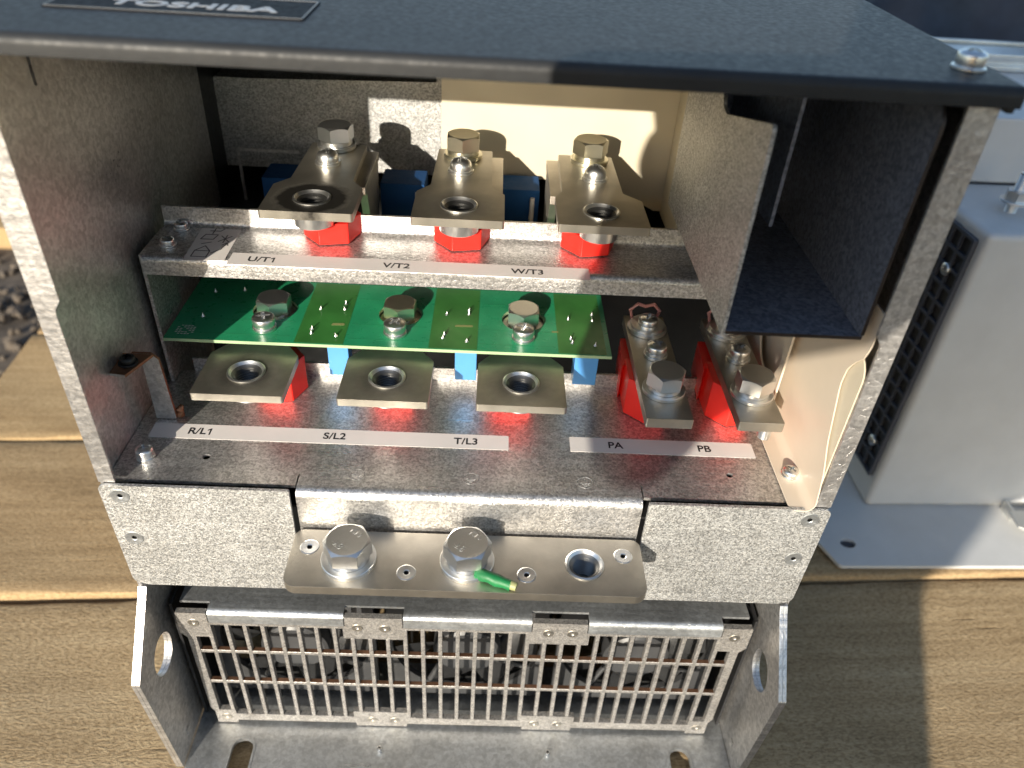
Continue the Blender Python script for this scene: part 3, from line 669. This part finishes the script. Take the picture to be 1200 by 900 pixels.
# ---- fan inlet: ledge, grille, fans
segs = [(29.5, 100.0), (131.4, 199.4), (229.8, 301.5)]
bm = box(13.6, 317, 9, 46, 108.4, 110)
for a, b in segs: join(bm, folded([(9, 110), (2, 110), (2, 101.4)], 4.5, 1.6, a, b, 'x'))
bmn = None
solid('inlet_ledge', bm, GALV_BASE, drive, 0.0)
fan_grille = solid('grille_frame', None or plate(
    rounded([(13, 109), (13, 92), (16, 88), (16, 20), (18, 16), (18, 4.2), (30, 4.2), (30, 7), (100.4, 7), (100.4, 4), (130.6, 4), (130.6, 7), (199.8, 7), (199.8, 4), (229.4, 4), (229.4, 7), (300, 7), (300, 4.2), (312, 4.2), (312, 16), (314, 20), (314, 88), (317.5, 92), (317.5, 109), (302, 109), (302, 101.3),
             (229.2, 101.3), (229.2, 109), (200, 109), (200, 101.3), (130.9, 101.3), (130.9, 109), (100.6, 109), (100.6, 101.3), (29, 101.3), (29, 109)], 0.5, 2),
    [[(20.6, 89), (20.6, 17.5), (29.98, 17.5), (29.98, 13.5), (99.4, 13.5), (99.4, 19), (131.4, 19), (131.4, 13.5), (198.6, 13.5), (198.6, 19), (230.6, 19), (230.6, 13.5), (300.02, 13.5), (300.02, 17.5), (309.4, 17.5), (309.4, 89), (300.2, 89), (300.2, 99.5),
      (230.8, 99.5), (230.8, 91), (198.4, 91), (198.4, 99.5), (131.6, 99.5), (131.6, 91), (99.2, 91), (99.2, 99.5), (29.8, 99.5), (29.8, 89)]], 2.0, 5.2, 'y'), GRILLE, drive, 0.2, extra=CUTEDGE)
fan_grille.name = 'fan_grille'; WL['fan_grille'] = WL['grille_frame']
n_col = 29; pitch = (300 - 30 + 2.7) / n_col
for k in range(n_col + 1):
    xc = 30 - 1.35 + pitch * k
    top = 91 if (99.2 < xc < 131.6 or 198.4 < xc < 230.8) else (89 if k in (0, n_col) else 99.5)
    bot = 19 if (99.4 < xc < 131.4 or 198.6 < xc < 230.6) else (17.5 if k in (0, n_col) else 13.5)
    if abs(xc - 99.3) < 1.5 or abs(xc - 131.5) < 1.5 or abs(xc - 198.5) < 1.5 or abs(xc - 230.7) < 1.5: top, bot = 99.5, 13.5
    key = ('bar', round(top - bot, 2))
    def mk(L=top - bot):
        b = box(-1.08, 1.08, -1.55, 1.55, -L / 2, L / 2); bevel(b, 0.18, 1); b.normal_update()
        for f in b.faces:
            if f.normal.x > 2: f.material_index = 1
        me = to_mesh(b, 'bar', 20); me.materials.append(GRILLE); me.materials.append(CUTEDGE); return me
    if key not in _cache: _cache[key] = mk()
    add('bar', _cache[key], GRILLE, fan_grille, (xc, 3.6, (top + bot) / 2))
for z in (75.4, 46.5):
    b = box(20.65, 309.35, 2.25, 5.0, z - 1.15, z + 1.15); bevel(b, 0.2, 1); b.normal_update()
    for f in b.faces:
        if abs(f.normal.z) > 0.9: f.material_index = 1
    solid('rail', b, GRILLE, fan_grille, extra=CUTEDGE)
for x, z in ((21.5, 101), (107, 100.5), (121.5, 100.3), (208.5, 100.5), (221.5, 100.5), (309, 101), (24, 10.5), (110, 10.5), (123.5, 10.5), (207, 10.5), (221, 10.5), (306, 10.5)): csk(fan_grille, x, 1.96, z, 3.0, 'y', TIN)
for xc in (66, 165, 264):
    fb = plate(rect(xc - 46, xc + 46, 8, 100), [circle(xc, 58, 43.5, 40)], 22, 26, 'y')
    fan = solid('cooling_fan', fb, FANP, drive, 0.4)
    hb = lathe([(0, 0), (17.5, 0), (19.2, 1.2), (19.5, 3), (19.5, 22), (0, 22)], 36); bmesh.ops.rotate(hb, cent=(0, 0, 0), matrix=Matrix.Rotation(R(-90), 3, 'X'), verts=hb.verts[:])
    bmesh.ops.translate(hb, vec=(xc, 17, 58), verts=hb.verts[:]); solid('hub', hb, FANP, fan)
    for k in range(7):
        a = 2 * math.pi * k / 7 + xc * 0.13; b = new(); rows = []
        for j in range(6):
            r = 19 + 23.5 * j / 5; w = 0.42 - 0.05 * j / 5; row = []
            for s in range(5):
                tt = s / 4 - 0.5; aa = a + tt * 2 * w + 0.12 * j / 5; row.append(b.verts.new((xc + r * math.cos(aa), 30 + tt * 13 - 2.0 * math.cos(tt * 3), 58 + r * math.sin(aa))))
            rows.append(row)
        for A, B in zip(rows[:-1], rows[1:]):
            for s in range(4): b.faces.new((A[s], A[s + 1], B[s + 1], B[s]))
        g = bmesh.ops.solidify(b, geom=b.faces[:], thickness=1.3); solid('blade', b, FANP, fan, smooth=50)
    for k in range(4):
        a = R(45 + 90 * k); solid('strut', tube([(xc + 18 * math.cos(a), 24, 58 + 18 * math.sin(a)), (xc + 43.6 * math.cos(a + .25), 24, 58 + 43.6 * math.sin(a + .25))], 1.7, 8), FANP, fan)
bm = box(8, 9.5, 8, 200, 4, 108); box(320.5, 322, 8, 200, 4, 108, bm); box(9.6, 320.4, 190, 192, 4, 108, bm); box(9.6, 320.4, 46.1, 190, 107, 108.3, bm)
solid('heatsink_light_block', bm, BLACK, drive)  # dark box added around the fins to block light
for k in range(38):
    if k == 0: fm = to_mesh(box(-0.6, 0.6, -60, 60, -50, 50), 'heatsink_fin', 0); fm.materials.append(DARKSTEEL)
    add('heatsink_fin', fm, DARKSTEEL, drive, (14 + 8.15 * k, 118, 58))

# ---- mounting base and lifting gussets
slot = lambda cx: rounded([(cx - 6, -34), (cx + 6, -34), (cx + 6, -7.6), (cx - 6, -7.6)], [5.9, 5.9, 5.9, 5.9], 8)
bm = plate(rounded([(6.4, 46), (6.4, -26), (14, -46), (316, -46), (323.6, -26), (323.6, 46)], [0, 3, 6, 6, 3, 0]), [slot(36.2), slot(294.6)], 0.6, 3.0, 'z')
base = solid('mounting_base', bm, GALV_BASE, drive, 0.35)
for x in (116.1, 215.1): solid('spring_pin', plate(circle(x, -13, 1.35, 16), [circle(x, -13, 0.7, 16)], 3.02, 6.6), ZINC, base, 0.15)
for cx in (36.2, 294.6): solid('slot_rim', plate(rounded(rect(cx - 7.4, cx + 7.4, -35.4, -6.2), 7.2, 8), [slot(cx)], 3.02, 3.5), GALV_BASE, base, 0.2)
for sgn in (1, -1):
    pr = rounded([(-1.8, 134.5), (-4, 131), (-33, 97.5), (-25, 2.0), (60, 2.0), (60, 134.5)], [0.5, 3, 2.5, 2, 0, 0])
    for a, b in ((2.0, 3.9), (4.05, 6.0)):
        x0, x1 = (a, b) if sgn > 0 else (330 - b, 330 - a)
        g = solid('lifting_gusset', plate(pr, [circle(-7.2, 86, 10.6, 32, 12.3)], x0, x1, 'x'), GALV_SIDE, drive, 0.3)
    xi = 6.2 if sgn > 0 else 323.8
    me = cached(('nub',), lambda: to_mesh(plate(rounded(rect(-1.8, 1.8, -2.6, 2.6), 0.6), [], -0.5, 0.5, 'x'), 'weld_nub', 0), GALV_SIDE); add('weld_nub', me, GALV_SIDE, g, (xi, -10, 16))

# ================================================================== white enclosure standing to the right
enc = thing('equipment_enclosure', 'white painted enclosure with vented side and mounting flange right of the drive', 'enclosure', (485, 200, 0), R(2.2), local=True)
fl = rounded([(-52, -36), (-43, -61), (420, -61), (420, 310), (-52, 310)], [4, 4, 2, 2, 2])
flange = solid('mounting_flange', plate(fl, [circle(-28, -38.5, 6.2, 24, 4.8)], 2.0, 5.0, 'z'), ENCL, enc, 0.6)
solid('foot_spacer', box(-48, 410, -40, 300, 0.3, 1.98), ENCLV, enc)
bm = box(3, 330, 2, 92, 5.1, 250); bevel(bm, 5.0, 4)
body = solid('lower_case', bm, ENCL, enc, 0.01)
bm = box(22, 330, 88, 292, 251.5, 298); bevel(bm, 2.0, 3); solid('upper_case', bm, ENCL, enc, 0.01)
solid('case_back', box(10, 328, 91, 290, 5.2, 251.4), ENCLV, enc)
vent = solid('side_vent', plate(rounded(rect(9, 86, 32, 243), 2), [rounded(rect(11.5, 83.5, 34.5, 240.5), 1)], -0.4, 2.9, 'x'), ENCLV, enc, 0.4)
solid('vent_dark_sheet', box(2.2, 2.8, 10, 85, 33, 242), BLACK, vent)  # black sheet standing for the shade behind the vent bars
for k in range(1, 6): solid('vent_bar', box(0.2, 2.1, 11.6 + 12 * k - 1.2, 11.6 + 12 * k + 1.2, 34.6, 240.4), ENCLV, vent, 0.3)
for k in range(1, 16): solid('vent_bar', box(0.0, 2.0, 11.6, 83.4, 34.6 + 12.9 * k - 1.2, 34.6 + 12.9 * k + 1.2), ENCLV, vent, 0.3)
scr = cached(('p', 4.4, 3.4, 0.5, ZINC.name), pan_mesh(4.4, 3.4, 0.5), ZINC)
for y, z in ((24, 214), (22, 60)): add('screw', scr, ZINC, vent, (0.2, y, z), (0, R(-90), 0))
st = solid('terminal_stud', lathe([(0, 0), (4, 0)] + [(4.0 - 0.5 * (i % 2), 0.6 * i) for i in range(1, 44)] + [(3.4, 27), (0, 27)], 18), ZINC, enc)
st.location = Vector((38.5, 41, 250 + 13.5)) * S; WL[st.name] = Vector((38.5, 41, 263.5))
add('washer', cached(('w', 9.5, ZINC.name, 1.8), washer_mesh(9.5, 4.1, 1.8), ZINC), ZINC, st, (38.5, 41, 257))
add('nut', cached(('h', 13, 6.5, ZINC.name), hex_head(13, 6.5), ZINC), ZINC, st, (38.5, 41, 258.9))
bm = plate([(112, -30), (114, -13), (150, -13), (150, -40), (124, -40)], [], 14, 16); box(118, 120.5, -13.5, 0, 5.1, 15, bm); box(140, 142.5, -13.5, 0, 5.1, 15, bm)
solid('latch', bm, ZINC, enc, 0.4)
rail = thing('aluminium_profile', 'bright aluminium profile lying on top of the white enclosure', 'profile', (840, 420, 298.6), R(0.5), local=True)
bm = plate([(0, 0), (44, 0), (44, 15), (38, 15), (38, 8), (29, 8), (29, 13), (0, 13), (0, 9), (5, 9), (5, 4), (0, 4)], [], -300, 600, 'x'); solid('extrusion', bm, ALU, rail, 0.5)

# dark tarpaulin heap behind
def heap(x0, x1, y0, y1, h, seed):
    rnd = random.Random(seed); n = 90; bm = new(); g = []
    ph = [(rnd.uniform(20, 90), rnd.uniform(20, 90), rnd.uniform(0, 6)) for _ in range(7)]
    for j in range(n + 1):
        for i in range(n + 1):
            u, v = i / n, j / n; e = min(1, 6 * min(u, 1 - u)) ** 0.5 * min(1, 7 * min(v, 1 - v)) ** 0.5
            x = x0 + (x1 - x0) * u; y = y0 + (y1 - y0) * v
            w = sum(8 * math.sin(x / a + y / b + c) for a, b, c in ph) + 26 * abs(math.sin(x / 47 + math.sin(y / 60) * 2.3)) + 16 * abs(math.sin(y / 29 + math.sin(x / 55) * 1.8))
            g.append(bm.verts.new((x + (1 - e) * rnd.uniform(-6, 6), y, 1 + e * (h + w))))
    for j in range(n):
        for i in range(n):
            a = j * (n + 1) + i; bm.faces.new((g[a], g[a + 1], g[a + n + 2], g[a + n + 1]))
    return bm
o = solid('tarpaulin', heap(440, 1400, 520, 1250, 330, 4), CLOTH, None, smooth=60); tag(o, 'crumpled dark blue tarpaulin heaped beyond the enclosure', 'tarpaulin')

# pale boards on the gravel far left
boards = thing('board_stack', 'pale sawn boards lying on the gravel far behind the left side', 'boards', (-700, 860, -130), R(1.5), local=True)
for k in range(6):
    solid('board', box(-420, 330, -40 + k * 44, -40 + k * 44 + 38, 1, 36), W1, boards, 1.5)

# ================================================================== photographer whose shadow falls across the right half
def person():
    J = {}; E = []
    def j(name, x, y, z, r, par=None):
        J[name] = (len(J), Vector((x, y, z)), r)
        if par: E.append((J[par][0], J[name][0]))
    j('pelvis', 300, -590, 520, 112)
    j('waist', 292, -600, 620, 108, 'pelvis'); j('chest', 285, -585, 745, 118, 'waist'); j('neckbase', 285, -560, 850, 60, 'chest'); j('neck', 285, -545, 890, 46, 'neckbase')
    j('jaw', 282, -520, 925, 58, 'neck'); j('head', 282, -520, 985, 78, 'jaw'); j('crown', 283, -530, 1035, 60, 'head')
    j('shl', 190, -555, 800, 58, 'chest'); j('ual', 158, -440, 520, 46, 'shl'); j('ell', 108, -335, 354, 37, 'ual'); j('fal', 108, -300, 385, 33, 'ell'); j('wrl', 112, -284, 420, 24, 'fal'); j('pal', 108, -276, 448, 25, 'wrl')
    j('shr', 390, -555, 800, 58, 'chest'); j('uar', 440, -450, 640, 48, 'shr'); j('elr', 400, -360, 500, 40, 'uar'); j('far', 330, -310, 470, 34, 'elr'); j('wrr', 272, -285, 450, 25, 'far'); j('par', 248, -278, 448, 25, 'wrr')
    for s, p in (('l', 'pal'), ('r', 'par')):
        b = J[p][1]; sg = 1 if s == 'l' else -1
        for k in range(4):
            d = Vector((sg * 2, 4 - 2 * k, 24 - 17 * k)); j('f1' + s + str(k), *(b + d + Vector((sg * 8, 2, 4))), 9.5, p); j('f2' + s + str(k), *(b + d + Vector((sg * 14, 16, 2))), 8.6, 'f1' + s + str(k)); j('f3' + s + str(k), *(b + d + Vector((sg * 4, 24, -2))), 7.8, 'f2' + s + str(k))
        j('t1' + s, *(b + Vector((sg * 12, -14, 12))), 11, p); j('t2' + s, *(b + Vector((sg * 30, -16, 18))), 9, 't1' + s)
    for s, hx, hy, kx, ky, ax, ay in (('l', 300, -560, 222, -470, 205, -470), ('r', 350, -610, 160, -640, 140, -660)):
        kz = 240 if s == 'l' else 300
        j('hip' + s, hx - 4, hy, 440, 108, 'pelvis'); j('th' + s, (hx + kx) / 2 + 14, (hy + ky) / 2, (430 + kz) / 2, 80, 'hip' + s); j('kn' + s, kx, ky, kz, 66, 'th' + s); j('shin' + s, (kx + ax) / 2, (ky + ay) / 2, 90, 58, 'kn' + s)
        j('an' + s, ax, ay, -80, 46, 'shin' + s); j('ft' + s, ax + 2, ay + 90, -102, 38, 'an' + s); j('to' + s, ax + 4, ay + 165, -108, 30, 'ft' + s)
    bm = new(); V = list(J.values())
    for i, p, r in V:
        q = bmesh.ops.create_icosphere(bm, subdivisions=2, radius=r); bmesh.ops.translate(bm, vec=p, verts=q['verts'])
    for a, b in E: tube([V[a][1], (V[a][1] + V[b][1]) / 2, V[b][1]], [V[a][2], (V[a][2] + V[b][2]) / 2, V[b][2]], 16, bm)
    me = to_mesh(bm, 'person_blocks', 0)
    o = bpy.data.objects.new('tmp_person', me); COL.objects.link(o)
    md = o.modifiers.new('remesh', 'REMESH'); md.mode = 'VOXEL'; md.voxel_size = 0.0065; md.use_smooth_shade = True
    sm = o.modifiers.new('smooth', 'SMOOTH'); sm.iterations = 4; sm.factor = 0.5
    bpy.context.view_layer.update()
    bm_ = bpy.data.meshes.new_from_object(o.evaluated_get(bpy.context.evaluated_depsgraph_get())); bpy.data.objects.remove(o)
    bm_.name = 'person'; bm_.materials.clear(); bm_.materials.append(JACKET); bm_.materials.append(SKIN)
    for p in bm_.polygons:
        c = p.center / S; p.use_smooth = True
        if c.z > 895 or (c.y > -300 and c.z > 400): p.material_index = 1
    q = bpy.data.objects.new('person', bm_); COL.objects.link(q)
    tag(q, 'photographer in a dark jacket bending behind the phone, seen only by the shadow', 'person')
person()
up = -down
pc = Vector((169.55, -247.89, 452.29)) + right * 5.5 - fwd * 9 - up * 13
bm = plate(rounded(rect(-75, 75, -39, 39), 10, 6), [], -4, 4, 'z'); bevel(bm, 1.2, 2)
me = to_mesh(bm, 'phone', 35); me.materials.append(BLACK)
ph = bpy.data.objects.new('phone', me); COL.objects.link(ph); ph.matrix_world = Matrix.Translation(pc * S) @ m3.to_4x4()
tag(ph, 'black phone held in both hands above the drive, out of frame', 'phone')
